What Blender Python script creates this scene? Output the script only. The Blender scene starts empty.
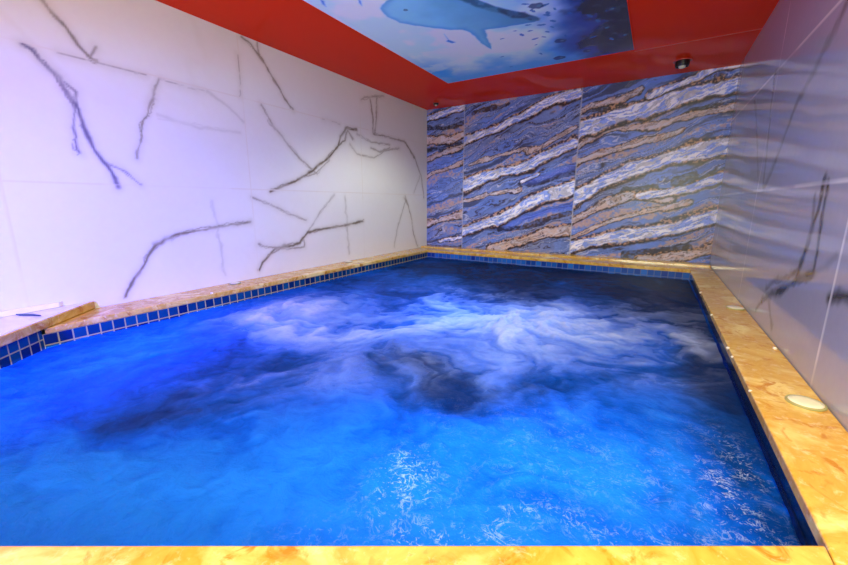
import bpy, bmesh, math, random
import numpy as np
from mathutils import Vector

S = bpy.context.scene
COL = S.collection
random.seed(4)

# ------------------------------------------------------------------ camera, world, exposure
cam_d = bpy.data.cameras.new('camera')
cam_d.sensor_width = 36.0
cam_d.lens = 36.0 * 378 / 848
cam_d.clip_start = 0.01
cam = bpy.data.objects.new('camera', cam_d)
COL.objects.link(cam)
cam.location = (0, 0, 1.15)
cam.rotation_euler = (math.radians(90 - 11.88), 0, math.radians(31.1))
S.camera = cam

S.view_settings.view_transform = 'Standard'
S.view_settings.look = 'None'
S.view_settings.gamma = 1
S.view_settings.use_curve_mapping = False
S.view_settings.exposure = 0.0

world = bpy.data.worlds.new('world')
S.world = world
world.use_nodes = True
world.node_tree.nodes['Background'].inputs[0].default_value = (0.5, 0.55, 0.75, 1)
world.node_tree.nodes['Background'].inputs[1].default_value = 0.05

# ------------------------------------------------------------------ lamps, with added fill lights
def lamp(name, kind, loc, power, color, size=0.2, aim=None, **kw):
    d = bpy.data.lights.new(name, kind)
    d.energy = power
    d.color = color
    if kind == 'AREA':
        d.shape = 'DISK'
        d.size = size
    else:
        d.shadow_soft_size = size
    for k, v in kw.items():
        setattr(d, k, v)
    o = bpy.data.objects.new(name, d)
    COL.objects.link(o)
    o.location = loc
    if aim is not None:
        o.rotation_euler = (Vector(aim) - Vector(loc)).to_track_quat('-Z', 'Y').to_euler()
    return o

lamp('added_fill_light', 'AREA', (-0.10, -1.30, 1.45), 90, (0.90, 0.99, 0.76), 1.2, (0.05, 2.0, 2.75))  # added white fill behind the camera, brightens walls and ceiling
lamp('downlight', 'AREA', (0.20, 0.45, 2.235), 38, (1.0, 0.96, 0.52), 0.22, (0.10, 0.65, 0))
lamp('downlight', 'AREA', (-0.70, 0.75, 2.235), 5, (0.90, 0.99, 0.74), 0.25, (-0.70, 1.2, 0))
lamp('added_far_light', 'SPOT', (-1.35, 2.9, 2.235), 80, (0.92, 0.99, 0.80), 0.06, (-1.45, 3.0, 0), spot_size=math.radians(140), spot_blend=0.5)  # added spot without a fixture, evens out the far left wall
lamp('colour_lamp_light', 'SPOT', (-1.35, -0.80, 1.25), 600, (0.03, 0.07, 1.0), 0.10, (-2.50, 0.60, 0.75), spot_size=math.radians(80), spot_blend=1.0)
lamp('underwater_light', 'POINT', (-1.9, 0.75, 0.2), 40, (0.11, 0.14, 1.0), 0.15)
lamp('underwater_light', 'POINT', (-0.35, 0.85, 0.1), 24, (0.02, 0.40, 1.0), 0.2)
lamp('underwater_light', 'POINT', (-1.0, 2.0, 0.0), 36, (0.10, 0.36, 1.0), 0.2)

# outlines read off the walls and the ceiling sheet, in metres on the surface
LEFT_VEINS=[(0.0065, 0.5, 0, [(0.807, 1.852), (0.881, 1.848), (0.982, 1.844), (1.083, 1.843), (1.168, 1.843)]), (0.0065, 0.4, 0, [(1.239, 1.84), (1.375, 1.838), (1.496, 1.838)]), (0.006, 0.5, 0, [(1.747, 2.121), (1.752, 2.0), (1.744, 1.86)]), (0.006, 0.35, 0, [(2.49, 1.849), (2.707, 1.845)]), (0.018, 0.75, 0, [(0.776, 2.061), (0.836, 1.992), (0.889, 1.902), (0.93, 1.855), (0.949, 1.852)]), (0.012, 0.6, 0, [(0.955, 1.918), (0.927, 1.868)]), (0.022, 0.9, 1, [(0.677, 1.844), (0.702, 1.835), (0.735, 1.791), (0.79, 1.736), (0.797, 1.685), (0.831, 1.638), (0.839, 1.612), (0.853, 1.521), (0.877, 1.408), (0.924, 1.347), (0.954, 1.24)]), (0.012, 0.8, 1, [(0.825, 1.646), (0.808, 1.504), (0.811, 1.396)]), (0.012, 0.6, 1, [(0.926, 1.358), (1.001, 1.317), (1.065, 1.255)]), (0.012, 0.7, 1, [(0.802, 1.722), (0.842, 1.686), (0.843, 1.613)]), (0.012, 0.7, 0, [(1.233, 1.839), (1.182, 1.722), (1.133, 1.617), (1.064, 1.396)]), (0.014, 0.75, 0, [(1.793, 2.245), (1.836, 2.229), (1.93, 2.157), (1.982, 2.099), (2.116, 1.926), (2.19, 1.863)]), (0.012, 0.6, 0, [(1.908, 2.252), (1.914, 2.158), (1.944, 2.135)]), (0.02, 0.5, 0, [(1.872, 2.202), (1.944, 2.135)]), (0.014, 0.6, 0, [(1.898, 1.84), (1.996, 1.707), (2.214, 1.506), (2.398, 1.393)]), (0.022, 0.95, 0, [(1.924, 1.239), (2.057, 1.288), (2.21, 1.342), (2.415, 1.459), (2.537, 1.537), (2.669, 1.644), (2.713, 1.735), (2.798, 1.825), (2.936, 1.829)]), (0.014, 0.8, 0, [(2.669, 1.644), (2.764, 1.716), (2.81, 1.81), (2.875, 1.74)]), (0.012, 0.6, 0, [(2.21, 1.342), (2.411, 1.41), (2.548, 1.521)]), (0.016, 0.8, 0, [(3.145, 2.147), (3.185, 1.998), (3.178, 1.837)]), (0.014, 0.7, 0, [(3.257, 2.18), (3.252, 2.067), (3.21, 1.842)]), (0.014, 0.6, 0, [(3.009, 2.118), (3.146, 2.165), (3.374, 2.224)]), (0.016, 0.65, 0, [(3.178, 1.828), (3.43, 1.834), (3.753, 1.825), (3.813, 1.779), (3.962, 1.672), (4.098, 1.486), (4.169, 1.212)]), (0.02, 0.7, 0, [(3.733, 1.833), (3.834, 1.759), (3.94, 1.67)]), (0.014, 0.5, 0, [(2.83, 1.689), (2.924, 1.61), (3.184, 1.598), (3.372, 1.687), (3.642, 1.748)]), (0.014, 0.5, 0, [(2.934, 1.793), (3.142, 1.747), (3.464, 1.758)]), (0.02, 0.5, 0, [(3.14, 1.69), (3.286, 1.667), (3.463, 1.727)]), (0.016, 0.7, 0, [(3.742, 1.23), (3.866, 1.009), (3.922, 0.778), (4.023, 0.621)]), (0.012, 0.5, 0, [(3.762, 1.196), (3.592, 0.892), (3.506, 0.659)]), (0.02, 0.6, 0, [(3.72, 1.207), (3.803, 1.115)]), (0.012, 0.4, 0, [(4.074, 1.473), (3.936, 1.268)]), (0.018, 0.85, 0, [(0.906, 0.63), (0.961, 0.724), (1.013, 0.798), (1.059, 0.869), (1.137, 0.933), (1.177, 0.942), (1.261, 0.966), (1.362, 0.982), (1.455, 0.993), (1.592, 1.007), (1.732, 1.015)]), (0.03, 0.6, 0, [(1.095, 0.901), (1.148, 0.938), (1.188, 0.941)]), (0.02, 0.5, 0, [(1.186, 0.929), (1.28, 0.971)]), (0.016, 0.22, 0, [(1.465, 1.163), (1.478, 0.952), (1.494, 0.661)]), (0.02, 0.9, 0, [(1.757, 0.657), (1.792, 0.705), (1.927, 0.798), (2.156, 0.824), (2.259, 0.9), (2.397, 0.922), (2.67, 0.939), (2.98, 0.973)]), (0.02, 0.7, 0, [(1.907, 0.784), (2.004, 0.814), (2.166, 0.823), (2.27, 0.908)]), (0.012, 0.6, 0, [(1.772, 0.843), (1.973, 0.793), (2.206, 0.786), (2.21, 0.845)]), (0.014, 0.4, 0, [(2.589, 1.221), (2.37, 1.031), (2.259, 0.9)]), (0.014, 0.55, 0, [(1.751, 1.192), (1.914, 1.135), (2.072, 1.067), (2.246, 1.01)]), (0.018, 0.3, 0, [(2.733, 1.214), (2.746, 0.973), (2.755, 0.664)]), (0.02, 0.15, 0, [(1.197, 1.639), (1.438, 1.618), (1.711, 1.623)]), (0.02, 0.18, 0, [(1.515, 1.839), (1.655, 1.772), (1.742, 1.699)])]
RIGHT_VEINS=[(0.026, 0.95, 0, [(1.782, 1.218), (1.786, 1.117), (1.82, 0.992), (1.847, 0.914), (1.85, 0.884)]), (0.022, 0.9, 0, [(1.738, 1.216), (1.734, 1.106), (1.712, 0.994), (1.707, 0.923)]), (0.026, 0.9, 0, [(1.707, 0.923), (1.856, 0.868), (1.975, 0.823), (2.135, 0.765), (2.259, 0.711)]), (0.02, 0.7, 0, [(1.847, 0.914), (1.947, 0.871), (2.113, 0.826), (2.23, 0.773)]), (0.014, 0.7, 0, [(1.86, 0.863), (1.863, 0.904)]), (0.018, 0.6, 0, [(2.183, 0.76), (2.344, 0.65)]), (0.018, 0.4, 0, [(2.18, 0.756), (2.039, 0.648)]), (0.02, 0.25, 0, [(1.707, 0.925), (1.615, 0.961), (1.559, 0.999)]), (0.03, 0.9, 0, [(1.541, 0.876), (1.518, 0.887), (1.493, 0.895), (1.455, 0.901), (1.412, 0.904), (1.347, 0.913)]), (0.035, 0.5, 0, [(1.91, 1.81), (1.969, 1.755), (2.164, 1.633), (2.326, 1.547), (2.478, 1.35), (2.625, 1.231)]), (0.022, 0.5, 0, [(2.839, 1.82), (2.808, 1.666), (2.708, 1.422), (2.652, 1.237)]), (0.018, 0.35, 0, [(3.303, 1.79), (3.018, 1.512), (2.822, 1.302)]), (0.02, 0.5, 0, [(1.842, 1.177), (1.82, 1.093), (1.809, 1.025)])]
STRATA=[(0.1, 0, [(-2.128, 1.835), (-1.999, 1.87), (-1.599, 1.954), (-1.301, 2.046), (-1.059, 2.165), (-0.782, 2.203)]), (0.12, 0, [(-2.573, 1.25), (-2.484, 1.262), (-1.986, 1.349), (-1.686, 1.454), (-1.339, 1.526), (-1.055, 1.635), (-0.775, 1.744)]), (0.12, 0, [(-2.32, 0.714), (-1.973, 0.815), (-1.487, 1.004), (-1.154, 1.171), (-0.751, 1.312)]), (0.1, 1, [(-1.641, 0.603), (-1.296, 0.705), (-1.002, 0.819), (-0.717, 0.872)]), (0.07, 0, [(-2.616, 2.13), (-2.28, 2.185), (-2.084, 2.228), (-1.945, 2.254)]), (0.07, 1, [(-2.616, 1.919), (-2.236, 1.889), (-1.988, 1.946)]), (0.06, 1, [(-2.617, 1.644), (-2.33, 1.723), (-1.984, 1.814)]), (0.07, 1, [(-2.619, 0.895), (-2.251, 0.942), (-1.938, 1.032)]), (0.05, 0, [(-2.32, 0.688), (-2.107, 0.736), (-1.931, 0.756)]), (0.14, 0, [(-0.807, 1.794), (-0.726, 1.844), (-0.34, 1.987), (-0.027, 2.035), (0.201, 2.087), (0.531, 2.117)]), (0.06, 0, [(-0.159, 2.111), (0.019, 2.16), (0.239, 2.23), (0.51, 2.269)]), (0.06, 1, [(-0.798, 1.678), (-0.635, 1.761), (-0.438, 1.855), (-0.045, 1.852), (0.146, 1.891), (0.537, 1.934)]), (0.05, 1, [(-0.82, 1.967), (-0.66, 2.06), (-0.401, 2.091), (-0.244, 2.164)]), (0.13, 0, [(-0.817, 1.14), (-0.741, 1.186), (-0.498, 1.33), (-0.262, 1.45), (0.015, 1.523), (0.262, 1.59), (0.545, 1.635)]), (0.13, 0, [(-0.841, 0.632), (-0.728, 0.693), (-0.403, 0.783), (-0.105, 0.865), (0.168, 0.922), (0.52, 1.056)]), (0.08, 1, [(-0.802, 0.932), (-0.726, 0.986), (-0.435, 1.14), (-0.239, 1.216), (0.098, 1.195)]), (0.08, 0, [(-0.146, 1.215), (-0.049, 1.233), (0.219, 1.274), (0.511, 1.385)]), (0.07, 1, [(-0.082, 0.593), (0.072, 0.634), (0.303, 0.689), (0.554, 0.795)]), (0.05, 1, [(-0.787, 1.531), (-0.444, 1.636), (-0.199, 1.727), (0.107, 1.778)]), (0.04, 1, [(-0.789, 0.764), (-0.471, 0.921), (-0.129, 1.046), (0.256, 1.15)]), (0.035, 1, [(-1.927, 1.575), (-1.563, 1.676), (-1.124, 1.73), (-0.786, 1.888)]), (0.04, 1, [(-2.543, 1.459), (-2.19, 1.565), (-1.805, 1.691)]), (0.04, 1, [(-2.543, 1.087), (-2.184, 1.15), (-1.789, 1.219), (-1.315, 1.291)]), (0.05, 2, [(-1.893, 2.142), (-1.701, 2.162), (-1.496, 2.199)]), (0.05, 2, [(-2.544, 2.053), (-2.265, 2.005), (-2.016, 2.047)]), (0.06, 2, [(-2.558, 1.797), (-2.262, 1.8), (-2.063, 1.842)]), (0.06, 2, [(-1.318, 1.345), (-1.1, 1.35), (-0.752, 1.451)]), (0.07, 2, [(-0.278, 1.264), (-0.152, 1.271), (-0.031, 1.287)]), (0.08, 2, [(0.126, 1.355), (0.185, 1.371), (0.257, 1.386)]), (0.08, 2, [(-0.218, 0.643), (-0.006, 0.667), (0.282, 0.743)]), (0.05, 2, [(-0.768, 2.017), (-0.567, 2.022), (-0.346, 2.04)]), (0.04, 2, [(0.235, 1.326), (0.384, 1.407), (0.538, 1.442)]), (0.06, 2, [(-1.528, 0.866), (-1.182, 0.9), (-0.771, 1.058)]), (0.06, 2, [(-2.497, 0.601), (-2.175, 0.607), (-1.901, 0.636)]), (0.04, 2, [(0.163, 1.93), (0.367, 1.97), (0.531, 1.98)]), (0.1, 3, [(-1.275, 1.376), (-1.051, 1.411), (-0.785, 1.501)]), (0.04, 0, [(-1.298, 1.376), (-1.19, 1.415), (-1.128, 1.455)]), (0.08, 3, [(-1.47, 0.902), (-1.081, 1.043), (-0.757, 1.14)])]
MURAL={'shark': [(-1.487, 1.974), (-1.506, 2.018), (-1.512, 2.085), (-1.494, 2.186), (-1.388, 2.313), (-1.295, 2.411), (-1.199, 2.477), (-1.178, 2.541), (-1.174, 2.615), (-1.178, 2.726), (-1.168, 2.834), (-1.153, 2.874), (-1.13, 2.795), (-1.111, 2.671), (-1.082, 2.548), (-0.981, 2.567), (-0.858, 2.593), (-0.769, 2.608), (-0.734, 2.591), (-0.736, 2.553), (-0.782, 2.482), (-0.847, 2.401), (-0.895, 2.332), (-0.943, 2.238), (-0.986, 2.115), (-1.047, 1.999), (-1.154, 1.924), (-1.298, 1.904), (-1.411, 1.93)], 'darkback': [(-0.736, 2.553), (-0.782, 2.482), (-0.847, 2.401), (-0.895, 2.332), (-0.943, 2.238), (-0.986, 2.115), (-1.047, 1.999), (-1.087, 1.964), (-1.064, 2.092), (-1.025, 2.202), (-0.973, 2.312), (-0.898, 2.426), (-0.833, 2.509)], 'remora': [(-0.909, 2.337), (-0.863, 2.378), (-0.839, 2.433), (-0.785, 2.452), (-0.758, 2.525), (-0.723, 2.575), (-0.739, 2.611), (-0.781, 2.585), (-0.822, 2.515), (-0.874, 2.484), (-0.915, 2.388)], 'eye': (-1.372, 2.071), 'bird1': [(-1.332, 2.466), (-1.347, 2.566), (-1.324, 2.628), (-1.356, 2.629), (-1.376, 2.577), (-1.353, 2.563)], 'bird2': [(-1.71, 1.726), (-1.707, 1.752), (-1.745, 1.806), (-1.74, 1.77)], 'bird3': [(-1.524, 1.826), (-1.531, 1.859), (-1.561, 1.903), (-1.554, 1.869)], 'blobs': [(-0.759, 2.362, 0.03), (-0.742, 2.465, 0.025), (-0.665, 2.432, 0.03), (-0.694, 2.732, 0.022), (-0.775, 2.856, 0.02), (-0.856, 2.96, 0.016), (-0.626, 2.507, 0.02), (-0.914, 2.666, 0.016), (-0.817, 2.626, 0.02), (-0.644, 2.916, 0.02), (-0.622, 3.122, 0.016), (-0.688, 2.553, 0.03), (-0.432, 2.796, 0.03), (-0.353, 2.672, 0.04), (-0.384, 3.128, 0.03), (-0.696, 2.978, 0.045), (-0.769, 3.298, 0.05), (-0.563, 3.263, 0.04), (-0.83, 2.716, 0.02), (-0.747, 2.668, 0.03), (-0.893, 2.748, 0.03), (-0.835, 2.856, 0.028), (-0.733, 2.792, 0.025), (-0.67, 2.652, 0.03), (-1.14, 3.051, 0.022), (-0.868, 3.145, 0.025), (-1.151, 3.297, 0.02), (-0.711, 2.416, 0.05), (-0.672, 2.534, 0.03), (-1.029, 2.739, 0.02), (-0.406, 2.922, 0.04), (-0.315, 3.097, 0.04), (-0.491, 3.027, 0.03), (-0.465, 2.702, 0.03), (-0.561, 2.601, 0.02), (-0.551, 2.885, 0.02), (-0.623, 2.743, 0.02)]}

# ------------------------------------------------------------------ helpers
def setp(o, label=None, cat=None, group=None, kind=None):
    for k, v in (('label', label), ('category', cat), ('group', group), ('kind', kind)):
        if v:
            o[k] = v
    return o

def link(name, me, parent=None, mats=()):
    o = bpy.data.objects.new(name, me)
    COL.objects.link(o)
    for m in mats:
        me.materials.append(m)
    if parent is not None:
        o.parent = parent
    return o

def from_bm(name, bm, parent=None, mats=(), smooth=False):
    me = bpy.data.meshes.new(name)
    bmesh.ops.recalc_face_normals(bm, faces=bm.faces)
    bm.to_mesh(me)
    bm.free()
    if smooth:
        for p in me.polygons:
            p.use_smooth = True
    return link(name, me, parent, mats)

def prism(bm, poly, z0, z1, bevel=0.0, seg=2):
    lo = [bm.verts.new((x, y, z0)) for x, y in poly]
    hi = [bm.verts.new((x, y, z1)) for x, y in poly]
    n = len(poly)
    fs = [bm.faces.new(lo[::-1]), bm.faces.new(hi)]
    for i in range(n):
        fs.append(bm.faces.new((lo[i], lo[(i + 1) % n], hi[(i + 1) % n], hi[i])))
    if bevel:
        es = [e for f in fs for e in f.edges]
        bmesh.ops.bevel(bm, geom=list(set(es)), offset=bevel, segments=seg, profile=0.5, affect='EDGES')
    return fs

def lathe(bm, prof, seg=40, loc=(0, 0, 0), sx=1, sy=1):
    rings = []
    for r, z in prof:
        if r < 1e-6:
            rings.append([bm.verts.new((loc[0], loc[1], loc[2] + z))])
        else:
            rings.append([bm.verts.new((loc[0] + sx * r * math.cos(2 * math.pi * k / seg),
                                        loc[1] + sy * r * math.sin(2 * math.pi * k / seg), loc[2] + z)) for k in range(seg)])
    for a, b in zip(rings, rings[1:]):
        for k in range(seg):
            k2 = (k + 1) % seg
            if len(a) == 1 and len(b) == 1:
                continue
            if len(a) == 1:
                bm.faces.new((a[0], b[k], b[k2]))
            elif len(b) == 1:
                bm.faces.new((a[k], b[0], a[k2]))
            else:
                bm.faces.new((a[k], b[k], b[k2], a[k2]))

# ---- value noise in numpy
def _hash(ix, iy, seed):
    h = (ix.astype(np.int64) * 374761393 + iy.astype(np.int64) * 668265263 + seed * 1442695041) & 0xFFFFFFFF
    h = ((h ^ (h >> 13)) * 1274126177) & 0xFFFFFFFF
    h = h ^ (h >> 16)
    return (h & 0xFFFF) / 65535.0

def vnoise(x, y, seed=0):
    ix, iy = np.floor(x), np.floor(y)
    fx, fy = x - ix, y - iy
    fx = fx * fx * fx * (fx * (fx * 6 - 15) + 10)
    fy = fy * fy * fy * (fy * (fy * 6 - 15) + 10)
    a, b = _hash(ix, iy, seed), _hash(ix + 1, iy, seed)
    c, d = _hash(ix, iy + 1, seed), _hash(ix + 1, iy + 1, seed)
    return (a * (1 - fx) + b * fx) * (1 - fy) + (c * (1 - fx) + d * fx) * fy

def fbm(x, y, octs=4, seed=0, gain=0.5):
    s, a, t = 0.0, 1.0, 0.0
    for o in range(octs):
        c, sn = math.cos(0.6 * o), math.sin(0.6 * o)
        s = s + a * vnoise((x * c - y * sn) * 2 ** o + 17.3 * o, (x * sn + y * c) * 2 ** o - 9.1 * o, seed + o)
        t += a
        a *= gain
    return s / t

def sstep(a, b, x):
    t = np.clip((x - a) / (b - a), 0, 1)
    return t * t * (3 - 2 * t)

def polydist(px, py, pts):
    """distance to a polyline and the sign of the side"""
    best = np.full(px.shape, 1e9)
    side = np.zeros(px.shape)
    for (ax, ay), (bx, by) in zip(pts, pts[1:]):
        dx, dy = bx - ax, by - ay
        L = dx * dx + dy * dy + 1e-12
        t = np.clip(((px - ax) * dx + (py - ay) * dy) / L, 0, 1)
        d = np.hypot(px - ax - t * dx, py - ay - t * dy)
        m = d < best
        best = np.where(m, d, best)
        side = np.where(m, np.sign(dx * (py - ay) - dy * (px - ax)), side)
    return best, side

def inpoly(px, py, pts):
    r = np.zeros(px.shape, bool)
    n = len(pts)
    for i in range(n):
        x1, y1 = pts[i]
        x2, y2 = pts[(i + 1) % n]
        if y1 == y2:
            continue
        c = ((y1 > py) != (y2 > py)) & (px < (x2 - x1) * (py - y1) / (y2 - y1) + x1)
        r ^= c
    return r

def soft_poly(px, py, pts, w):
    d, _ = polydist(px, py, list(pts) + [pts[0]])
    s = np.where(inpoly(px, py, pts), d, -d)
    return sstep(-w, w, s)

def grid_mesh(name, us, vs, to3d, attrs, parent=None, mats=(), keep=None, smooth=False, flip=False):
    """dense sheet over the grid us x vs; attrs: name -> array (n,) or (n,3)"""
    U, V = np.meshgrid(us, vs)
    nx, ny = len(us), len(vs)
    co = np.stack(to3d(U.ravel(), V.ravel()), 1).astype(np.float32)
    i = np.arange((nx - 1) * (ny - 1))
    r, c = i // (nx - 1), i % (nx - 1)
    a = r * nx + c
    q = np.stack([a, a + 1, a + nx + 1, a + nx], 1)
    if flip:
        q = q[:, ::-1]
    if keep is not None:
        k = keep(U.ravel(), V.ravel())
        q = q[k[q].all(1)]
        used = np.zeros(nx * ny, bool)
        used[q.ravel()] = True
        remap = np.cumsum(used) - 1
        q = remap[q]
        co = co[used]
        attrs = {n: v[used] for n, v in attrs.items()}
    me = bpy.data.meshes.new(name)
    me.vertices.add(len(co))
    me.vertices.foreach_set('co', co.ravel())
    me.loops.add(q.size)
    me.loops.foreach_set('vertex_index', q.ravel().astype(np.int32))
    me.polygons.add(len(q))
    me.polygons.foreach_set('loop_start', np.arange(0, q.size, 4, dtype=np.int32))
    me.update(calc_edges=True)
    if smooth:
        me.polygons.foreach_set('use_smooth', np.ones(len(q), bool))
    for n, v in attrs.items():
        if v.ndim == 1:
            me.attributes.new(n, 'FLOAT', 'POINT').data.foreach_set('value', v.astype(np.float32))
        else:
            rgba = np.concatenate([v, np.ones((len(v), 1))], 1).astype(np.float32)
            me.attributes.new(n, 'FLOAT_COLOR', 'POINT').data.foreach_set('color', rgba.ravel())
    me.validate()
    return link(name, me, parent, mats)

# ---- materials
class NT:
    def __init__(self, name):
        self.m = bpy.data.materials.new(name)
        self.m.use_nodes = True
        self.t = self.m.node_tree
        self.b = self.t.nodes['Principled BSDF']
        self.out = self.t.nodes['Material Output']
    def n(self, typ, **kw):
        nd = self.t.nodes.new(typ)
        for k, v in kw.items():
            if k.startswith('_'):
                nd.inputs[k[1:].replace('_', ' ')].default_value = v
            else:
                setattr(nd, k, v)
        return nd
    def l(self, a, b):
        self.t.links.new(a, b)
    def mix(self, fac, a, b, blend='MIX'):
        nd = self.t.nodes.new('ShaderNodeMix')
        nd.data_type = 'RGBA'
        nd.blend_type = blend
        for s, v in ((nd.inputs[0], fac), (nd.inputs[6], a), (nd.inputs[7], b)):
            if isinstance(v, bpy.types.NodeSocket):
                self.l(v, s)
            elif isinstance(v, (int, float)):
                s.default_value = v
            else:
                s.default_value = (*v, 1)
        return nd.outputs[2]
    def math(self, op, a, b=0.0):
        nd = self.t.nodes.new('ShaderNodeMath')
        nd.operation = op
        for s, v in ((nd.inputs[0], a), (nd.inputs[1], b)):
            if isinstance(v, bpy.types.NodeSocket):
                self.l(v, s)
            else:
                s.default_value = v
        return nd.outputs[0]
    def noise(self, scale, detail=4, rough=0.5, dist=0.0, vec=None):
        nd = self.n('ShaderNodeTexNoise', _Scale=scale, _Detail=detail, _Roughness=rough, _Distortion=dist)
        if vec is None:
            vec = self.n('ShaderNodeTexCoord').outputs['Object']
        self.l(vec, nd.inputs['Vector'])
        return nd
    def ramp(self, fac, stops):
        nd = self.t.nodes.new('ShaderNodeValToRGB')
        e = nd.color_ramp.elements
        while len(e) < len(stops):
            e.new(0.5)
        for el, (p, c) in zip(e, stops):
            el.position = p
            el.color = (*c, 1)
        self.l(fac, nd.inputs[0])
        return nd.outputs[0]
    def bump(self, h, strength, dist=0.01):
        nd = self.n('ShaderNodeBump', _Strength=strength, _Distance=dist)
        self.l(h, nd.inputs['Height'])
        self.l(nd.outputs[0], self.b.inputs['Normal'])
    def attr(self, name):
        return self.n('ShaderNodeAttribute', attribute_name=name)

def srgb(r, g, b):
    f = lambda c: (c / 255 / 12.92) if c / 255 <= 0.04045 else ((c / 255 + 0.055) / 1.055) ** 2.4
    return (f(r), f(g), f(b))

def simple(name, col, rough=0.4, spec=0.5, metal=0.0):
    k = NT(name)
    k.b.inputs['Base Color'].default_value = (*col, 1)
    k.b.inputs['Roughness'].default_value = rough
    k.b.inputs['Specular IOR Level'].default_value = spec
    k.b.inputs['Metallic'].default_value = metal
    return k.m

def attr_mat(name, rough, attr='tint', noise_amt=0.06, noise_scale=30, spec=0.5):
    k = NT(name)
    a = k.attr(attr).outputs['Color']
    nz = k.noise(noise_scale, 5, 0.6).outputs['Fac']
    c = k.mix(noise_amt, a, nz, 'OVERLAY')
    k.l(c, k.b.inputs['Base Color'])
    k.b.inputs['Roughness'].default_value = rough
    k.b.inputs['Specular IOR Level'].default_value = spec
    return k.m

M_marble = attr_mat('polished_white_marble', 0.10)
M_shaded_marble = attr_mat('polished_shaded_marble', 0.09, spec=0.75)  # right wall: same white marble, weaker light painted in as grey
M_strata = attr_mat('banded_stone_slab', 0.30, noise_amt=0.3, noise_scale=60, spec=0.3)
M_print = attr_mat('printed_ceiling_sheet', 0.25, noise_amt=0.05)
M_red = simple('red_stretch_ceiling', (0.85, 0.030, 0.001), 0.12, 0.03)
M_redside = simple('plain_cream_wall', srgb(225, 220, 215), 0.5)

def stone_mat():
    k = NT('yellow_travertine')
    v = k.n('ShaderNodeTexCoord').outputs['Object']
    n1 = k.noise(5, 6, 0.6, 0.8, v).outputs['Fac']
    n2 = k.noise(38, 5, 0.7, 0.3, v).outputs['Fac']
    n3 = k.noise(11, 4, 0.6, 1.5, v).outputs['Fac']
    c = k.ramp(n1, [(0.30, srgb(222, 186, 92)), (0.5, srgb(200, 154, 56)), (0.68, srgb(234, 210, 132))])
    c2 = k.mix(k.ramp(n3, [(0.55, (0, 0, 0)), (0.66, (1, 1, 1))]), c, srgb(184, 122, 24))
    c3 = k.mix(k.ramp(n2, [(0.55, (0, 0, 0)), (0.75, (0.5, 0.5, 0.5))]), c2, srgb(245, 228, 190))
    k.l(c3, k.b.inputs['Base Color'])
    k.l(k.ramp(n2, [(0.3, (0.08,) * 3), (0.7, (0.2,) * 3)]), k.b.inputs['Roughness'])
    k.bump(n2, 0.04, 0.003)
    k.b.inputs['Specular IOR Level'].default_value = 0.8
    return k.m
M_stone = stone_mat()

def tile_mat(name='blue_glass_mosaic', c1=(6, 22, 80), c2=(14, 70, 112), mo=(158, 148, 112)):
    k = NT(name)
    uv = k.n('ShaderNodeUVMap').outputs[0]
    br = k.n('ShaderNodeTexBrick', offset=0.0, squash=1.0, _Scale=1.0, _Mortar_Size=0.003, _Mortar_Smooth=0.1,
             _Bias=0.0, _Brick_Width=0.052, _Row_Height=0.052)
    k.l(uv, br.inputs['Vector'])
    br.inputs['Color1'].default_value = (*srgb(*c1), 1)
    br.inputs['Color2'].default_value = (*srgb(*c2), 1)
    br.inputs['Mortar'].default_value = (*srgb(*mo), 1)
    k.l(br.outputs['Color'], k.b.inputs['Base Color'])
    k.b.inputs['Roughness'].default_value = 0.12
    iv = k.math('SUBTRACT', 1.0, br.outputs['Fac'])
    k.bump(iv, 0.4, 0.003)
    return k.m
M_tile = tile_mat()
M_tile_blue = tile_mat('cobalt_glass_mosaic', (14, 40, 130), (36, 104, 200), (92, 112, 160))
M_tile_shaded = tile_mat('shaded_glass_mosaic', (6, 14, 44), (12, 30, 70), (30, 36, 56))  # right basin face: shade put into darker tile and joint colours
M_white = simple('white_plastic', srgb(218, 214, 192), 0.3)
M_cream = simple('cream_plastic', srgb(150, 146, 96), 0.35)
M_grout = simple('pale_grout', srgb(235, 225, 205), 0.5)
M_dark = simple('black_socket', (0.006, 0.005, 0.005), 0.35)
M_chrome = simple('chrome_ring', srgb(190, 185, 190), 0.15, 0.5, 1.0)
M_slab = None

# ------------------------------------------------------------------ dimensions (metres)
LX, RX, BY, FY = -2.515, 0.464, 4.240, -1.40
ZF, ZC = -0.30, 2.256           # floor and ceiling
ZT = 0.60                       # top of the coping
ZW = 0.512                      # water

# ------------------------------------------------------------------ walls
def vein_field(y, z, veins, wob=0.012, seed=3):
    wy = y + wob * (fbm(y * 14, z * 14, 4, seed) - 0.5) * 2
    wz = z + wob * (fbm(y * 14 + 40, z * 14, 4, seed + 9) - 0.5) * 2
    width_n = 0.45 + 1.1 * fbm(y * 22, z * 22, 3, seed + 5)
    dark = np.zeros(y.shape)
    vio = np.zeros(y.shape)
    halo = np.zeros(y.shape)
    for w, s, tint, pts in veins:
        d, _ = polydist(wy, wz, pts)
        core = (0.55 + 0.45 * sstep(0.3, 0.6, fbm(y * 9, z * 9, 3, seed + 15))) * s * (1 - sstep(0.0, 1.0, d / (0.78 * w * width_n)))
        d2, _ = polydist(y + (wy - y) * 2.6 + 0.004, z + (wz - z) * -1.8, pts)
        core = np.maximum(core, 0.65 * s * (1 - sstep(0.1, 1.0, d2 / (0.40 * w * width_n))) * (w > 0.008))
        dark = np.maximum(dark, core)
        halo = np.maximum(halo, s * 0.5 * np.exp(-(d / 0.026) ** 2))
        if tint:
            vio = np.maximum(vio, np.exp(-(d / 0.05) ** 2))
    return dark, vio, halo

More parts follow.
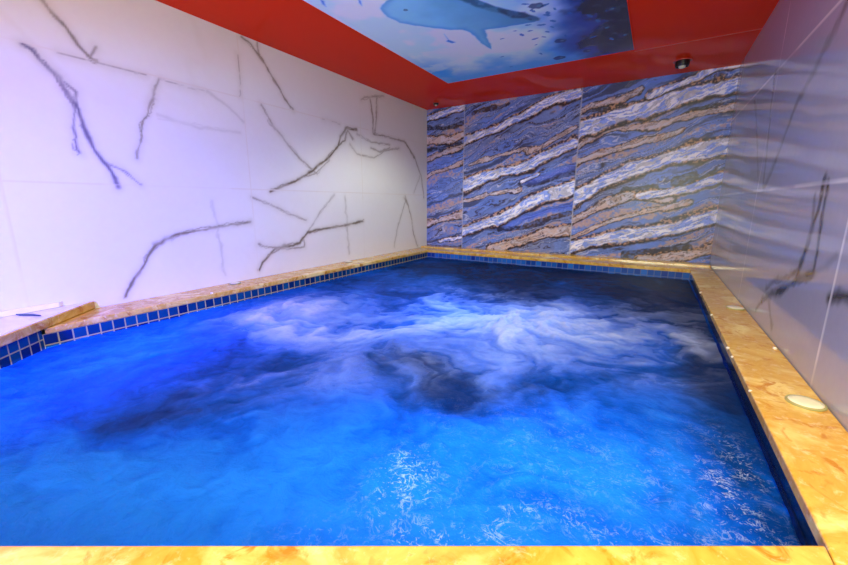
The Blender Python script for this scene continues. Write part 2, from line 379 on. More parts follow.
def marble_tint(y, z, veins, ys, zs, base, vein_c, vein_v, halo_c, joint_c, jw, seed, faint=0.5):
    dark, vio, halo = vein_field(y, z, veins, seed=seed)
    cloud = fbm(y * 1.6, z * 2.2, 4, seed + 20)
    c = np.array(base)[None] * (0.93 + 0.10 * cloud[:, None])
    # faint clouding veins of the stone itself
    f = 1 - sstep(0.0, 0.045, np.abs(fbm(y * 1.1 + 3, z * 1.1 + 0.6 * y, 4, seed + 31) - 0.5))
    g = sstep(0.45, 0.7, fbm(y * 0.9, z * 0.9, 2, seed + 40))
    c = c * (1 - 0.10 * faint * (f * g)[:, None] * np.array([0.6, 0.8, 1.2])[None])
    c = c * (1 - halo[:, None]) + np.array(halo_c)[None] * halo[:, None]
    vc = np.array(vein_c)[None] * (1 - vio[:, None]) + np.array(vein_v)[None] * vio[:, None]
    c = c * (1 - dark[:, None]) + vc * dark[:, None]
    j = np.zeros(y.shape)
    for a in ys:
        j = np.maximum(j, 1 - sstep(jw * 0.4, jw, np.abs(y - a)))
    for a in zs:
        j = np.maximum(j, 1 - sstep(jw * 0.4, jw, np.abs(z - a)))
    jn = j * (0.35 + 0.65 * sstep(0.35, 0.6, fbm(y * 4, z * 4, 2, seed + 60)))
    c = c * (1 - jn[:, None]) + np.array(joint_c)[None] * jn[:, None]
    return np.clip(c, 0, 1)

def side_wall(name, X, y0, y1, step, flip, mat, **kw):
    ys = np.arange(y0, y1 + step * 0.5, step)
    ys[-1] = y1
    zs = np.arange(ZF, ZC + step, step)
    zs[-1] = ZC + 0.002
    zs = np.concatenate([[ZF], zs[zs > ZT - 0.06]])
    U, V = np.meshgrid(ys, zs)
    t = marble_tint(U.ravel(), V.ravel(), **kw)
    o = grid_mesh(name, ys, zs, lambda u, v: (np.full(u.shape, X), u, v), {'tint': t}, mats=(mat,), flip=flip)
    return setp(o, kind='structure')

side_wall('wall_left', LX, FY, BY, 0.007, False, M_marble, veins=LEFT_VEINS, ys=(-0.725, 0.515, 1.755, 2.99), zs=(1.245, 1.855),
          base=srgb(221, 218, 212), vein_c=srgb(84, 68, 40), vein_v=srgb(84, 74, 108), halo_c=srgb(182, 172, 150),
          joint_c=srgb(214, 206, 194), jw=0.0055, seed=3)
side_wall('wall_right', RX, FY, BY, 0.007, True, M_shaded_marble, veins=[(w * 1.5, s, t, p) for w, s, t, p in RIGHT_VEINS], ys=(0.29, 1.53, 2.77, 4.01), zs=(1.215, 1.825),
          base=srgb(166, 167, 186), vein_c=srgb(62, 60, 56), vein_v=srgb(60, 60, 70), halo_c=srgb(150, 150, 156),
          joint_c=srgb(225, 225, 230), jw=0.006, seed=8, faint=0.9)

def strata_tint(x, z):
    n = x.shape
    # every slab has its own slice of the banding
    panel = (x > -0.745).astype(float) + (x > -2.01)
    xo, zo = x + 7.3 * panel, z + 3.1 * panel
    s = z - 0.31 * x + 0.03 * np.sin(3.1 * x + 1.5 * panel)
    a = x + 0.31 * z
    w1 = fbm(a * 2.6 + 5 * panel, s * 7 + 3 * panel, 4, 11) - 0.5
    w2 = fbm(xo * 16, zo * 16, 4, 23) - 0.5
    wx = x + 0.03 * w2
    wz = z + 0.075 * w1 + 0.035 * w2
    t = s + 0.16 * w1 + 0.03 * w2
    blue = np.array(srgb(96, 130, 210))
    grey = np.array(srgb(126, 132, 164))
    k = fbm(a * 2 + 9 * panel, t * 9, 3, 41)[:, None]
    c = blue * (1 - k) + grey * k
    c = c * (0.80 + 0.4 * fbm(a * 8, t * 26, 3, 44)[:, None])
    gran = fbm(xo * 42, zo * 55, 3, 52)
    gran2 = fbm(xo * 60, zo * 70, 2, 57)
    brown = np.array(srgb(58, 38, 32))
    darkc = np.array(srgb(44, 34, 38))
    tan = np.array(srgb(190, 150, 120))
    white = np.array(srgb(210, 208, 228))
    pink = np.array(srgb(182, 160, 156))
    # thin secondary banding everywhere
    b = fbm(a * 1.1 + 4 * panel, t * 19, 3, 61)
    line = 1 - sstep(0.0, 0.035, np.abs(b - 0.5))
    c = c * (1 - 0.88 * line[:, None]) + brown * 0.88 * line[:, None]
    b2 = fbm(a * 1.6 + 2 * panel, t * 34, 3, 66)
    l2 = ((1 - sstep(0.0, 0.03, np.abs(b2 - 0.52))) * sstep(0.35, 0.6, fbm(a * 2, t * 6, 2, 68)))[:, None] * 0.75
    c = c * (1 - l2) + brown * l2
    l3 = (sstep(0.0, 0.02, b2 - 0.52) * (1 - sstep(0.03, 0.06, b2 - 0.52)))[:, None] * 0.6
    c = c * (1 - l3) + white * 0.9 * l3
    soft = sstep(0.60, 0.70, b)
    gm = (soft * sstep(0.3, 0.6, gran))[:, None]
    c = c * (1 - 0.75 * gm) + (tan * 0.5 + pink * 0.5) * 0.75 * gm
    lo = 1 - sstep(0.26, 0.36, b)
    c = c * (1 - 0.65 * lo[:, None]) + darkc * 0.65 * lo[:, None]
    panel_of = lambda px: int(px > -0.745) + int(px > -2.01)
    for order in (2, 3, 1, 0):
        for th, kind, pts in STRATA:
            if kind != order:
                continue
            pm = panel == panel_of(np.mean([p[0] for p in pts]))
            d, side = polydist(wx, wz, pts)
            q = d / (th * (0.34 + 0.36 * fbm(a * 5, s * 4, 2, 71)))
            inside = pm * (1 - sstep(0.85, 1.0, q))
            if kind == 2:
                m = (inside * (0.55 + 0.45 * sstep(0.35, 0.55, gran)))[:, None] * 0.85
                c = c * (1 - m) + darkc * m
            elif kind == 3:
                m = (pm * (1 - sstep(0.2, 1.3, q)) * (0.5 + 0.5 * gran))[:, None] * 0.7
                c = c * (1 - m) + np.array(srgb(84, 110, 214)) * m
            else:
                edge = pm * sstep(0.70, 0.92, q) * (1 - sstep(1.12, 1.45, q))
                core_c = white if kind == 0 else pink
                fil = fbm(a * 9, t * 60, 3, 81)
                fil2 = fbm(a * 14 + 3, t * 95, 2, 85)
                cc = core_c * (0.70 + 0.45 * sstep(0.3, 0.6, fil))[:, None]
                g = (sstep(0.50, 0.60, fil2) * (0.75 if kind == 0 else 0.6))[:, None]
                cc = cc * (1 - g) + (white * 0.85 if kind else blue * 1.15) * g
                lw_ = (1 - sstep(0.0, 0.04, np.abs(fil - 0.47))) * (0.45 if kind == 0 else 0.85)
                cc = cc * (1 - lw_[:, None]) + brown * lw_[:, None]
                m = inside[:, None] * 0.92
                c = c * (1 - m) + cc * m
                # rusty granular rim and dark line
                gr = sstep(0.52, 0.64, gran2)[:, None]
                rim = (edge * (0.7 + 0.3 * gran))[:, None]
                c = c * (1 - rim) + (brown * (1 - gr) + tan * gr) * rim
                dl = (pm * np.exp(-((q - 1.18) / 0.16) ** 2) * (side < 0))[:, None] * 0.9
                c = c * (1 - dl) + darkc * dl
    j = np.zeros(n)
    for a0 in (-2.01, -0.745):
        j = np.maximum(j, 1 - sstep(0.003, 0.008, np.abs(x - a0)))
    c = 1.32 * np.clip(c, 0, 1) ** 1.22
    c = c * (1 - 0.6 * j[:, None]) + np.array(srgb(176, 178, 196)) * 0.6 * j[:, None]
    return np.clip(c, 0, 1)

xs = np.arange(LX, RX + 0.004, 0.0065)
xs[-1] = RX
zs = np.arange(ZT - 0.06, ZC + 0.0065, 0.0065)
zs[-1] = ZC + 0.002
zs = np.concatenate([[ZF], zs])
U, V = np.meshgrid(xs, zs)
setp(grid_mesh('wall_back', xs, zs, lambda u, v: (u, np.full(u.shape, BY), v),
               {'tint': strata_tint(U.ravel(), V.ravel())}, mats=(M_strata,), flip=False), kind='structure')

bm = bmesh.new()
vs_ = [bm.verts.new(p) for p in ((LX, FY, ZF), (RX, FY, ZF), (RX, FY, ZC), (LX, FY, ZC))]
bm.faces.new(vs_)
setp(from_bm('wall_front', bm, mats=(M_redside,)), kind='structure')
bm = bmesh.new()
vs_ = [bm.verts.new(p) for p in ((LX, FY, ZF), (RX, FY, ZF), (RX, BY, ZF), (LX, BY, ZF))]
bm.faces.new(vs_)
setp(from_bm('floor', bm, mats=(M_grout,)), kind='structure')

# ------------------------------------------------------------------ ceiling: red lacquered sheets with fine seams
MX0, MX1, MY0, MY1 = -1.800, -0.263, 0.45, 3.425
M_seam = simple('ceiling_seam', srgb(216, 60, 44), 0.3)
bm = bmesh.new()
prism(bm, [(LX, FY), (RX, FY), (RX, BY), (LX, BY)], ZC, ZC + 0.06)
ceil = setp(from_bm('ceiling', bm, mats=(M_red,)), kind='structure')
def seam(p, q, w=0.004):
    d = Vector((q[0] - p[0], q[1] - p[1])).normalized()
    nn = Vector((-d.y, d.x)) * w / 2
    b = bmesh.new()
    prism(b, [(p[0] + nn.x, p[1] + nn.y), (p[0] - nn.x, p[1] - nn.y), (q[0] - nn.x, q[1] - nn.y), (q[0] + nn.x, q[1] + nn.y)], ZC - 0.0025, ZC + 0.002)
    return b
from_bm('ceiling_seam', seam((MX1, 3.47), (RX, 3.47), 0.007), ceil, (M_seam,))
from_bm('ceiling_seam', seam((MX0, 3.43), (LX, BY), 0.004), ceil, (M_red,))

# printed picture panel
def mural_tint(x, y):
    wx = x + 0.02 * (fbm(x * 12, y * 12, 3, 5) - 0.5)
    wy = y + 0.02 * (fbm(x * 12 + 9, y * 12, 3, 6) - 0.5)
    u = (x - MX0) / (MX1 - MX0)
    pale = np.array(srgb(214, 214, 240))
    sky = np.array(srgb(120, 186, 236))
    blue = np.array(srgb(30, 128, 206))
    deep = np.array(srgb(22, 62, 140))
    navy = np.array(srgb(6, 20, 46))
    n1 = fbm(x * 3.2, y * 3.2, 4, 14)
    n2 = fbm(x * 7, y * 7, 4, 15)
    g = sstep(0.48, 0.98, u + 0.5 * (n1 - 0.5))[:, None]
    c = pale * (1 - g) + blue * g
    p = sstep(0.50, 0.68, n1 + 0.25 * (n2 - 0.5))[:, None] * 0.32
    c = c * (1 - p) + sky * p
    # blue belt along the far edge
    e = (sstep(2.95, 3.42, y + 0.5 * (n1 - 0.5) + 0.12 * u) * 0.95)[:, None]
    c = c * (1 - e) + (blue * 0.7 + sky * 0.3) * e
    q = np.exp(-(((x + 1.72) / 0.22) ** 2 + ((y - 3.12) / 0.33) ** 2))[:, None]
    q = q * (0.5 + 0.5 * sstep(0.35, 0.6, n2)[:, None])
    c = c * (1 - q) + np.array(srgb(36, 146, 214)) * q
    d = sstep(0.66, 0.86, u + 0.25 * (n1 - 0.5))[:, None]
    c = c * (1 - d) + deep * d
    r = (sstep(0.80, 0.90, u + 0.22 * (n2 - 0.5) + 0.02 * (y - 3.0)) * (1 - 0.5 * sstep(3.25, 3.45, y)))[:, None]
    c = c * (1 - r) + navy * r
    reef = (r[:, 0] * sstep(0.58, 0.7, fbm(x * 22, y * 22, 3, 18)))[:, None] * 0.4
    c = c * (1 - reef) + np.array(srgb(58, 84, 112)) * reef
    # shark
    sh = soft_poly(wx, wy, MURAL['shark'], 0.008)
    sc = np.array(srgb(128, 184, 208)) * (0.85 + 0.25 * n2)[:, None]
    tail = sstep(-1.35, -0.75, x)[:, None]
    sc = sc * (1 - tail) + np.array(srgb(70, 128, 168)) * tail
    c = c * (1 - sh[:, None]) + sc * sh[:, None]
    de, _ = polydist(wx, wy, MURAL['shark'] + [MURAL['shark'][0]])
    rim = (sh * np.exp(-(de / 0.028) ** 2))[:, None] * 0.6
    c = c * (1 - rim) + np.array(srgb(60, 130, 186)) * rim
    for key, col, s in (('darkback', (30, 84, 112), 0.85), ('remora', (22, 60, 92), 0.9)):
        m = (soft_poly(wx, wy, MURAL[key], 0.012) * (0.6 + 0.4 * sstep(0.35, 0.55, fbm(x * 30, y * 30, 2, 30))))[:, None] * s
        c = c * (1 - m) + np.array(srgb(*col)) * m
    ex, ey = MURAL['eye']
    m = (np.hypot(x - ex, y - ey) < 0.014)[:, None] * 0.7
    c = c * (1 - m) + np.array(srgb(40, 70, 100)) * m
    for key in ('bird1', 'bird2', 'bird3'):
        m = soft_poly(x, y, MURAL[key], 0.008)[:, None] * 0.9
        c = c * (1 - m) + np.array(srgb(46, 120, 184)) * m
    for k, (bx, by, br) in enumerate(MURAL['blobs']):
        ang = 0.6 + 0.9 * math.sin(k * 2.3)
        dx, dy = (x - bx) * math.cos(ang) + (y - by) * math.sin(ang), -(x - bx) * math.sin(ang) + (y - by) * math.cos(ang)
        asp = 0.85 if br >= 0.04 else 0.42
        dd = np.hypot(dx, dy / asp) / br + 0.5 * (fbm(x * 40, y * 40, 2, 33 + k) - 0.5)
        m = (1 - sstep(0.75, 1.0, dd))[:, None] * 0.85
        col = np.array(srgb(16, 50, 96)) if br >= 0.035 else np.array(srgb(24, 92, 160))
        c = c * (1 - m) + col * m
        if br >= 0.035:
            hl = (1 - sstep(0.2, 0.35, np.hypot(x - bx - 0.3 * br, y - by - 0.1 * br) / br))[:, None] * 0.5
            c = c * (1 - hl) + np.array(srgb(90, 130, 150)) * hl
    return np.clip(np.array([1.5, 1.75, 1.7]) * c ** 1.15, 0, 0.97)

xs = np.arange(MX0, MX1, 0.0065)
xs[-1] = MX1
ys = np.concatenate([np.linspace(MY0, 1.5, 40)[:-1], np.arange(1.5, MY1, 0.0065)])
ys[-1] = MY1
U, V = np.meshgrid(xs, ys)
mural = bpy.data.objects.new('ceiling_picture', None)
COL.objects.link(mural)
mural.location = ((MX0 + MX1) / 2, (MY0 + MY1) / 2, ZC)
setp(mural, 'printed picture panel of a shark and reef fish set in the red ceiling', 'ceiling picture')
def centred(o, par):
    o.parent = par
    o.location = -par.location
    return o
centred(grid_mesh('print', xs, ys, lambda u, v: (u, v, np.full(u.shape, ZC - 0.006)), {'tint': mural_tint(U.ravel(), V.ravel())},
                  mats=(M_print,), flip=True), mural)
bm = bmesh.new()
for a, b in (((MX0, MY0), (MX1, MY0)), ((MX1, MY0), (MX1, MY1)), ((MX1, MY1), (MX0, MY1)), ((MX0, MY1), (MX0, MY0))):
    d = Vector((b[0] - a[0], b[1] - a[1])).normalized()
    nn = Vector((d.y, -d.x)) * 0.006
    prism(bm, [(a[0], a[1]), (b[0], b[1]), (b[0] + nn.x, b[1] + nn.y), (a[0] + nn.x, a[1] + nn.y)], ZC - 0.008, ZC)
centred(from_bm('edge_strip', bm, mats=(M_red,)), mural)

# ------------------------------------------------------------------ the built-in pool
A, Bc, Cc, D, E = (-2.290, 0.500), (-2.290, 3.880), (0.297, 3.850), (0.305, 0.790), (-1.537, -0.321)
W0 = (LX + 0.002, 0.745)
nrm = Vector((0.516, -0.857))
Eo = (E[0] + 0.4 * nrm.x, E[1] + 0.4 * nrm.y)
fd = Vector((0.857, 0.516))
def on_front(xv, off):      # point of the front line shifted by off towards the room, at x
    px, py = D[0] + off * nrm.x, D[1] + off * nrm.y
    t = (xv - px) / fd.x
    return (xv, py + t * fd.y)
G = 0.002
tub = bpy.data.objects.new('hot_tub', None)
COL.objects.link(tub)
tub.location = (-1.0, 1.9, ZF)
setp(tub, 'built-in jetted pool of blue mosaic with yellow marble coping between the marble walls', 'hot tub')
def part(o):
    return centred(o, tub)

# tiled basin: walls, floor and the outer front
bm = bmesh.new()
uvl = bm.loops.layers.uv.new('UVMap')
def quad(pts, uvs):
    f = bm.faces.new([bm.verts.new(p) for p in pts])
    for lp, uv in zip(f.loops, uvs):
        lp[uvl].uv = uv
ZB = -0.25
def off_wall(p, q, ztop):
    L = math.hypot(q[0] - p[0], q[1] - p[1])
    quad([(p[0], p[1], ZB), (q[0], q[1], ZB), (q[0], q[1], ztop), (p[0], p[1], ztop)],
         [(0, ZB - ztop), (L, ZB - ztop), (L, 0), (0, 0)])
ring = [A, Bc, Cc, D, E]
cx = sum(p[0] for p in ring) / 5
cy = sum(p[1] for p in ring) / 5
ring = [(p[0] + 0.006 * (1 if p[0] > cx else -1), p[1] + 0.006 * (1 if p[1] > cy else -1)) for p in ring]
for i, zt in enumerate((0.572, 0.572, 0.572, 0.572, 0.602)):
    off_wall(ring[i], ring[(i + 1) % 5], zt)
f = bm.faces.new([bm.verts.new((x, y, ZB)) for x, y in ring])
for lp in f.loops:
    lp[uvl].uv = lp.vert.co.xy
p, q = on_front(RX - G, 0.38), (E[0] + 0.38 * nrm.x, E[1] + 0.38 * nrm.y)
off = math.hypot(p[0] - q[0], p[1] - q[1])
quad([(p[0], p[1], ZF), (q[0], q[1], ZF), (q[0], q[1], 0.572), (p[0], p[1], 0.572)], [(0, -0.87), (off, -0.87), (off, 0), (0, 0)])
bm.faces.ensure_lookup_table()
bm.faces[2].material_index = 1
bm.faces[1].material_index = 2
me = bpy.data.meshes.new('basin')
bm.to_mesh(me)
bm.free()
part(link('basin', me, None, (M_tile, M_tile_shaded, M_tile_blue)))

def coping(poly, z0=ZT - 0.028, z1=ZT, mats=None, name='coping', bev=0.004):
    b = bmesh.new()
    prism(b, poly, z0, z1, bev)
    return part(from_bm(name, b, None, mats or (M_stone,)))
coping([(LX + G, 0.70), (-2.290, 0.502), (-2.290, 3.880), (LX + G, 3.882)])
coping([(LX + G, 3.884), (0.297, 3.850), (RX - G, 3.848), (RX - G, 4.085), (LX + G, 4.085)])
coping([(LX + G, 4.090), (RX - G, 4.090), (RX - G, BY - G), (LX + G, BY - G)], z1=ZT + 0.014)
y1, y2 = on_front(0.297, 0.4)[1], on_front(RX - G, 0.4)[1]
coping([(0.299, y1), (RX - G, y2), (RX - G, 3.846), (0.297, 3.848)])
coping([E, Eo, (0.2965, y1), (0.2965, D[1] - 0.004)])

# raised slab in the left corner
M_slabtop = NT('pale_marble_slab')
_n = M_slabtop.noise(4, 5, 0.6, 1.0).outputs['Fac']
M_slabtop.l(M_slabtop.ramp(_n, [(0.35, srgb(222, 216, 220)), (0.6, srgb(236, 232, 228)), (0.75, srgb(205, 190, 176))]), M_slabtop.b.inputs['Base Color'])
M_slabtop.b.inputs['Roughness'].default_value = 0.15
ledge = coping([(LX + G, 0.743), (E[0] - 0.03, E[1] - 0.002), (Eo[0] - 0.03, Eo[1] - 0.01), (Eo[0] - 0.03, FY + G), (LX + G, FY + G)],
               z0=ZT + 0.001, z1=ZT + 0.040, mats=(M_slabtop.m,), name='ledge')
ex, ey = E[0] - W0[0], E[1] - W0[1]
el = math.hypot(ex, ey)
tx, ty = ex / el, ey / el
nx_, ny_ = -ty, tx            # towards the water
p0, p1 = (LX + G + 0.004, 0.743), (E[0], E[1])
b = bmesh.new()
prism(b, [(p0[0], p0[1]), (p1[0] - 0.01, p1[1]), (p1[0] - 0.01 + 0.018 * nx_, p1[1] + 0.018 * ny_), (p0[0] + 0.0 * nx_, p0[1] + 0.020)], ZT + 0.001, ZT + 0.041, 0.004)
band = from_bm('edge_band', b, None, (M_stone,))
band.parent = ledge
band['label'] = 'orange-brown stone edge'
b = bmesh.new()
prism(b, [(LX + G, 0.10), (LX + 0.016, 0.10), (LX + 0.016, 0.62), (LX + G, 0.64)], ZT + 0.0405, ZT + 0.066, 0.003)
o = part(from_bm('sealing_strip', b, None, (M_grout,)))
o['label'] = 'white sealing strip between slab and wall'
# platform under the slab
b = bmesh.new()
prism(b, [(LX + G, 0.64), (E[0] - 0.05, E[1] - 0.03), (Eo[0] - 0.05, Eo[1]), (Eo[0] - 0.05, FY + G), (LX + G, FY + G)], ZF, ZT)
part(from_bm('platform', b, None, (M_tile,)))

# small pale lumps on the coping edge
def lump(loc, r, seed):
    b = bmesh.new()
    bmesh.ops.create_icosphere(b, subdivisions=2, radius=r)
    rr = random.Random(seed)
    for v in b.verts:
        v.co *= 0.75 + 0.5 * rr.random()
        v.co.z *= 0.8
        v.co += Vector(loc)
    return part(from_bm('pale_lump', b, None, (M_grout,), True))
for k, (x, y, r) in enumerate(((0.293, 2.89, .013), (0.293, 2.32, .010), (0.294, 1.80, .012), (0.294, 1.70, .008), (0.297, 1.40, .009), (0.447, 1.87, .012), (-2.30, 1.27, .014))):
    lump((x + 0.003 if 0 < x < 0.3 else x, y, ZT - 0.003 if 0 < x < 0.3 else ZT + 0.003), r * 0.55, k)

# ------------------------------------------------------------------ round caps on the coping
def cap(loc, r, label, group=None):
    e = bpy.data.objects.new('coping_cap', None)
    COL.objects.link(e)
    e.location = loc
    setp(e, label, 'cap', group)
    b = bmesh.new()
    lathe(b, [(0, 0), (r, 0), (r, 0.003), (r * 0.97, 0.005), (r * 0.92, 0.006), (r * 0.86, 0.005), (0, 0.0045)], 48)
    from_bm('rim', b, e, (M_cream,), False)
    b = bmesh.new()
    lathe(b, [(0, 0.0040), (r * 0.88, 0.0040), (r * 0.86, 0.0065), (r * 0.6, 0.0080), (r * 0.3, 0.0088), (0, 0.009)], 48)
    from_bm('lid', b, e, (M_white,), True)
    return e
cap((0.416, 1.380, ZT + 0.0004), 0.043, 'round cream cap lying on the right-hand yellow coping, nearer the camera', 'round coping caps')
cap((0.417, 2.52, ZT + 0.0004), 0.041, 'round cream cap on the right-hand yellow coping, farther towards the banded wall', 'round coping caps')
cap((-2.455, 1.525, ZT + 0.0004), 0.036, 'small whitish round cap on the left coping beside the violet-lit wall', 'round coping caps')
cap((-2.455, 2.68, ZT + 0.0004), 0.036, 'small whitish round cap on the left coping, farther towards the back corner', 'round coping caps')

# ------------------------------------------------------------------ recessed ceiling spots
def spot(loc, r, label):
    e = bpy.data.objects.new('ceiling_spotlight', None)
    COL.objects.link(e)
    e.location = loc
    setp(e, label, 'ceiling light', 'ceiling spots')
    b = bmesh.new()
    lathe(b, [(r * 1.25, -0.001), (r * 1.25, -0.004), (r * 1.1, -0.007), (r * 0.96, -0.004), (r * 0.96, -0.001), (r * 1.25, -0.001)], 36)
    from_bm('ring', b, e, (simple('red_enamel_ring', srgb(190, 70, 60), 0.25),), True)
    b = bmesh.new()
    lathe(b, [(0, -0.002), (r * 0.95, -0.002), (r * 0.95, -0.6 * r), (r * 0.86, -0.85 * r), (r * 0.78, -0.85 * r), (r * 0.74, -0.6 * r), (0, -0.6 * r)], 36)
    from_bm('socket', b, e, (M_dark,), False)
    b = bmesh.new()
    lathe(b, [(0, -0.61 * r), (r * 0.42, -0.62 * r), (r * 0.5, -0.8 * r), (r * 0.40, -0.98 * r), (r * 0.2, -1.08 * r), (0, -1.1 * r)], 28)
    from_bm('bulb', b, e, (M_white,), True)
spot((0.055, 3.89, ZC), 0.052, 'recessed ceiling spot with white bulb near the right wall')
spot((-2.255, 4.00, ZC), 0.030, 'small recessed ceiling spot in the far left corner')

# ------------------------------------------------------------------ unidentified narrow dark shape and silicone strip on the slab
b = bmesh.new()
pts = [(-2.495, 0.465), (-2.470, 0.492), (-2.425, 0.512), (-2.365, 0.520), (-2.418, 0.498), (-2.465, 0.470)]
prism(b, pts, ZT + 0.0405, ZT + 0.046, 0.001, 1)
o = from_bm('sliver', b, None, (simple('dark_green_sliver', srgb(16, 60, 70), 0.4),))
setp(o, 'narrow dark green leaf lying on the pale raised slab at left', 'sliver')

# ------------------------------------------------------------------ water
def water_fields(x, y):
    w1x = fbm(x * 2.2, y * 2.2, 4, 101) - 0.5
    w1y = fbm(x * 2.2 + 31, y * 2.2, 4, 111) - 0.5
    w2x = fbm(x * 7, y * 7, 3, 121) - 0.5
    w2y = fbm(x * 7 + 13, y * 7, 3, 131) - 0.5
    X = x + 0.55 * w1x + 0.16 * w2x
    Y = y + 0.55 * w1y + 0.16 * w2y
    wisp = fbm(X * 4.0, Y * 4.0, 5, 141, 0.55)
    wisp2 = fbm(X * 11, Y * 11, 4, 151, 0.6)
    # streaks running out from the two jets
    th = np.arctan2(y - 1.97 + 0.35 * w1y, x + 0.50 + 0.35 * w1x)
    rr = np.hypot(y - 1.97, x + 0.50)
    ray = fbm(th * 3.2 + 20, rr * 3.0 + 0.8 * w1x, 4, 161, 0.6)
    wisp = 0.5 * wisp + 0.5 * ray
    def g(cx, cy, sx, sy, rot=0.0, warp=0.5):
        qx, qy = x + warp * (X - x) - cx, y + warp * (Y - y) - cy
        c, s = math.cos(rot), math.sin(rot)
        return np.exp(-(((qx * c + qy * s) / sx) ** 2 + ((-qx * s + qy * c) / sy) ** 2))
    jets = (1.25 * g(-1.80, 1.42, .24, .30) + 0.45 * g(-1.45, 1.35, .32, .20, 0.2) + 1.15 * g(-0.52, 2.00, .30, .42) + 0.55 * g(-0.25, 1.95, .30, .30)
            + 0.7 * g(-1.05, 1.62, .42, .22, 0.9) + 0.55 * g(0.02, 2.25, .22, .55) + 0.45 * g(0.16, 1.98, .14, .35) + 0.5 * g(-1.15, 2.15, .4, .45)
            + 0.35 * g(-0.6, 1.32, .22, .18) + 0.30 * g(-1.05, 0.95, .35, .2, 0.6))
    core = np.clip(1.2 * g(-1.80, 1.42, .20, .24, 0, .3) + 1.25 * g(-0.50, 1.99, .22, .30, 0, .3), 0, 1)
    w3 = sstep(0.30, 0.72, 0.65 * wisp + 0.35 * wisp2)
    foam = np.clip(1.1 * jets, 0, 1.15) * (0.03 + 1.1 * w3 ** 1.5) + 0.50 * core * (0.55 + 0.5 * wisp2 + 0.5 * (fbm(x * 38, y * 38, 2, 187) - 0.5))
    foam = np.clip(foam, 0, 0.92)
    # lacy foam and droplet glints painted white near the front edge
    lace = 1 - sstep(0.0, 0.045, np.abs(fbm(X * 26, Y * 26, 3, 171) - 0.5))
    near = (g(-0.385, 0.68, .07, .09) + 0.9 * g(0.235, 1.08, .07, .12) + 0.55 * g(-0.24, .56, .14, .05, .54) + 0.55 * g(-0.02, .70, .18, .06, .54)
            + 0.5 * g(-0.37, 0.50, .16, .05, .54) + 0.5 * g(0.22, 0.95, .10, .16) + 0.25 * g(-0.05, 0.95, .35, .2))
    fine = sstep(0.60, 0.74, fbm(x * 90 + 8 * w2x, y * 90, 2, 181))
    froth_glints = np.clip(near, 0, 1) * (0.35 + 0.65 * sstep(0.42, 0.62, fbm(X * 9, Y * 9, 2, 177)))
    # bubble density, with underwater glow and dark zones painted in
    air_light = 0.44 + 0.9 * (wisp - 0.5) + 0.35 * (wisp2 - 0.5) + 0.35 * jets
    air_light = air_light + 0.65 * (1 - sstep(0.35, 1.45, y - 0.60 * x - 0.15))
    air_light = air_light + 0.30 * sstep(-1.2, -2.2, x)
    air_light = air_light - 0.48 * g(-1.20, 0.53, .18, .10, 0.5, .8) - 0.6 * g(-0.52, 1.16, .24, .16, 0.3, .9) - 0.08 * g(-1.0, 1.05, .3, .15, .6)
    air_light = air_light - 0.45 * sstep(2.5, 3.4, y) - 0.75 * sstep(0.08, 0.30, x) - 0.4 * g(0.0, 2.7, .25, .5) - 0.4 * g(-0.8, 2.7, .3, .4)
    air_light = air_light - 0.3 * g(-2.1, 2.1, .3, .6)
    air_light = np.clip(air_light, 0, 1)
    h = (0.020 * (wisp - 0.5) + 0.010 * (wisp2 - 0.5) + 0.035 * core * (0.5 + wisp2) + 0.012 * np.clip(jets, 0, 1.2) * (wisp2 - 0.4)
         + 0.004 * (fbm(x * 26, y * 26, 3, 191) - 0.5))
    return np.clip(foam, 0, 1), froth_glints, air_light, h

P5 = [A, Bc, Cc, D, E]
xs = np.arange(-2.32, 0.335, 0.009)
ys = np.concatenate([np.arange(-0.38, 1.6, 0.008), np.arange(1.6, 3.91, 0.011)])
U, V = np.meshgrid(xs, ys)
foam, froth_glints, air_light, hh = water_fields(U.ravel(), V.ravel())
def in_pool(u, v):
    d, _ = polydist(u, v, P5 + [P5[0]])
    return inpoly(u, v, P5) | (d < 0.014)
def shore(u, v):            # the outermost ring of vertices lies exactly along the pool edge
    pu, pv = u.copy(), v.copy()
    best = np.full(u.shape, 1e9)
    out = ~inpoly(u, v, P5)
    for (ax, ay), (bx, by) in zip(P5, P5[1:] + [P5[0]]):
        dx, dy = bx - ax, by - ay
        t = np.clip(((u - ax) * dx + (v - ay) * dy) / (dx * dx + dy * dy), 0, 1)
        qx, qy = ax + t * dx, ay + t * dy
        d = np.hypot(u - qx, v - qy)
        m = out & (d < best)
        best = np.where(m, d, best)
        pu, pv = np.where(m, qx, pu), np.where(m, qy, pv)
    return pu, pv
mk = NT('churning_water')
b_ = mk.b
fo = mk.attr('foam').outputs['Fac']
fr = mk.attr('froth_glints').outputs['Fac']
ae = mk.attr('air_and_light').outputs['Fac']
fn = mk.noise(60, 4, 0.65, 0.6).outputs['Fac']
fn2 = mk.noise(14, 5, 0.65, 1.2).outputs['Fac']
ae2 = mk.math('ADD', ae, mk.math('MULTIPLY', mk.math('SUBTRACT', fn2, 0.5), 0.45))
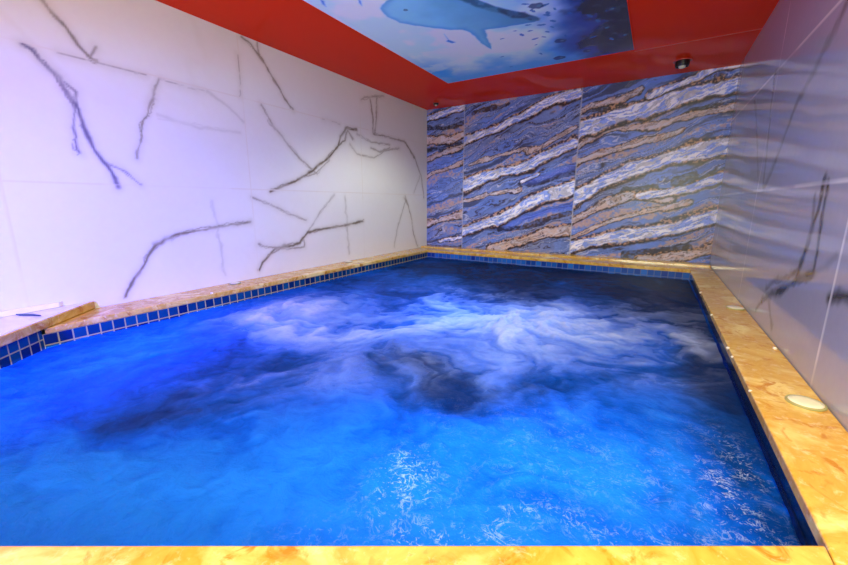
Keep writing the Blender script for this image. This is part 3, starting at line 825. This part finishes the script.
col = mk.ramp(ae2, [(0.0, srgb(3, 42, 92)), (0.3, srgb(5, 68, 140)), (0.6, srgb(10, 100, 210)), (1.0, srgb(34, 142, 240))])
fo2 = mk.math('MULTIPLY', fo, mk.math('ADD', 0.72, mk.math('MULTIPLY', fn, 0.55)))
c1 = mk.mix(fo2, col, srgb(215, 220, 245))
fl = mk.noise(24, 5, 0.6, 2.2).outputs['Fac']
fd = mk.noise(95, 3, 0.6, 1.0).outputs['Fac']
lace = mk.ramp(fl, [(0.46, (0, 0, 0)), (0.495, (1, 1, 1)), (0.505, (1, 1, 1)), (0.54, (0, 0, 0))])
spk = mk.ramp(fd, [(0.60, (0, 0, 0)), (0.70, (1, 1, 1))])
brk = mk.ramp(mk.noise(30, 3, 0.5).outputs['Fac'], [(0.46, (0, 0, 0)), (0.60, (1, 1, 1))])
fz = mk.math('MULTIPLY', fr, mk.math('MINIMUM', 1.0, mk.math('ADD', mk.math('MULTIPLY', lace, brk), mk.math('MULTIPLY', spk, 0.8))))
c2 = mk.mix(mk.math('MINIMUM', mk.math('MULTIPLY', fz, 0.75), 1.0), c1, srgb(235, 242, 250))
mk.l(c2, b_.inputs['Base Color'])
mk.l(mk.math('ADD', 0.22, mk.math('MULTIPLY', fo2, 0.5)), b_.inputs['Roughness'])
b_.inputs['IOR'].default_value = 1.33
b_.inputs['Specular IOR Level'].default_value = 0.16
mk.bump(mk.math('ADD', fn2, mk.math('MULTIPLY', fn, 0.5)), 0.7, 0.02)
tr = mk.n('ShaderNodeBsdfTranslucent')
mk.l(c2, tr.inputs['Color'])
ms = mk.n('ShaderNodeMixShader')
ms.inputs[0].default_value = 0.5
mk.l(b_.outputs[0], ms.inputs[1])
mk.l(tr.outputs[0], ms.inputs[2])
mk.l(ms.outputs[0], mk.out.inputs['Surface'])
water = grid_mesh('pool_water', xs, ys, lambda u, v: (*shore(u, v), ZW + hh), {'foam': foam, 'froth_glints': froth_glints, 'air_and_light': air_light}, mats=(mk.m,), keep=in_pool, smooth=True)
setp(water, 'churning deep blue water with violet-white jet foam filling the pool', 'water', None, 'stuff')
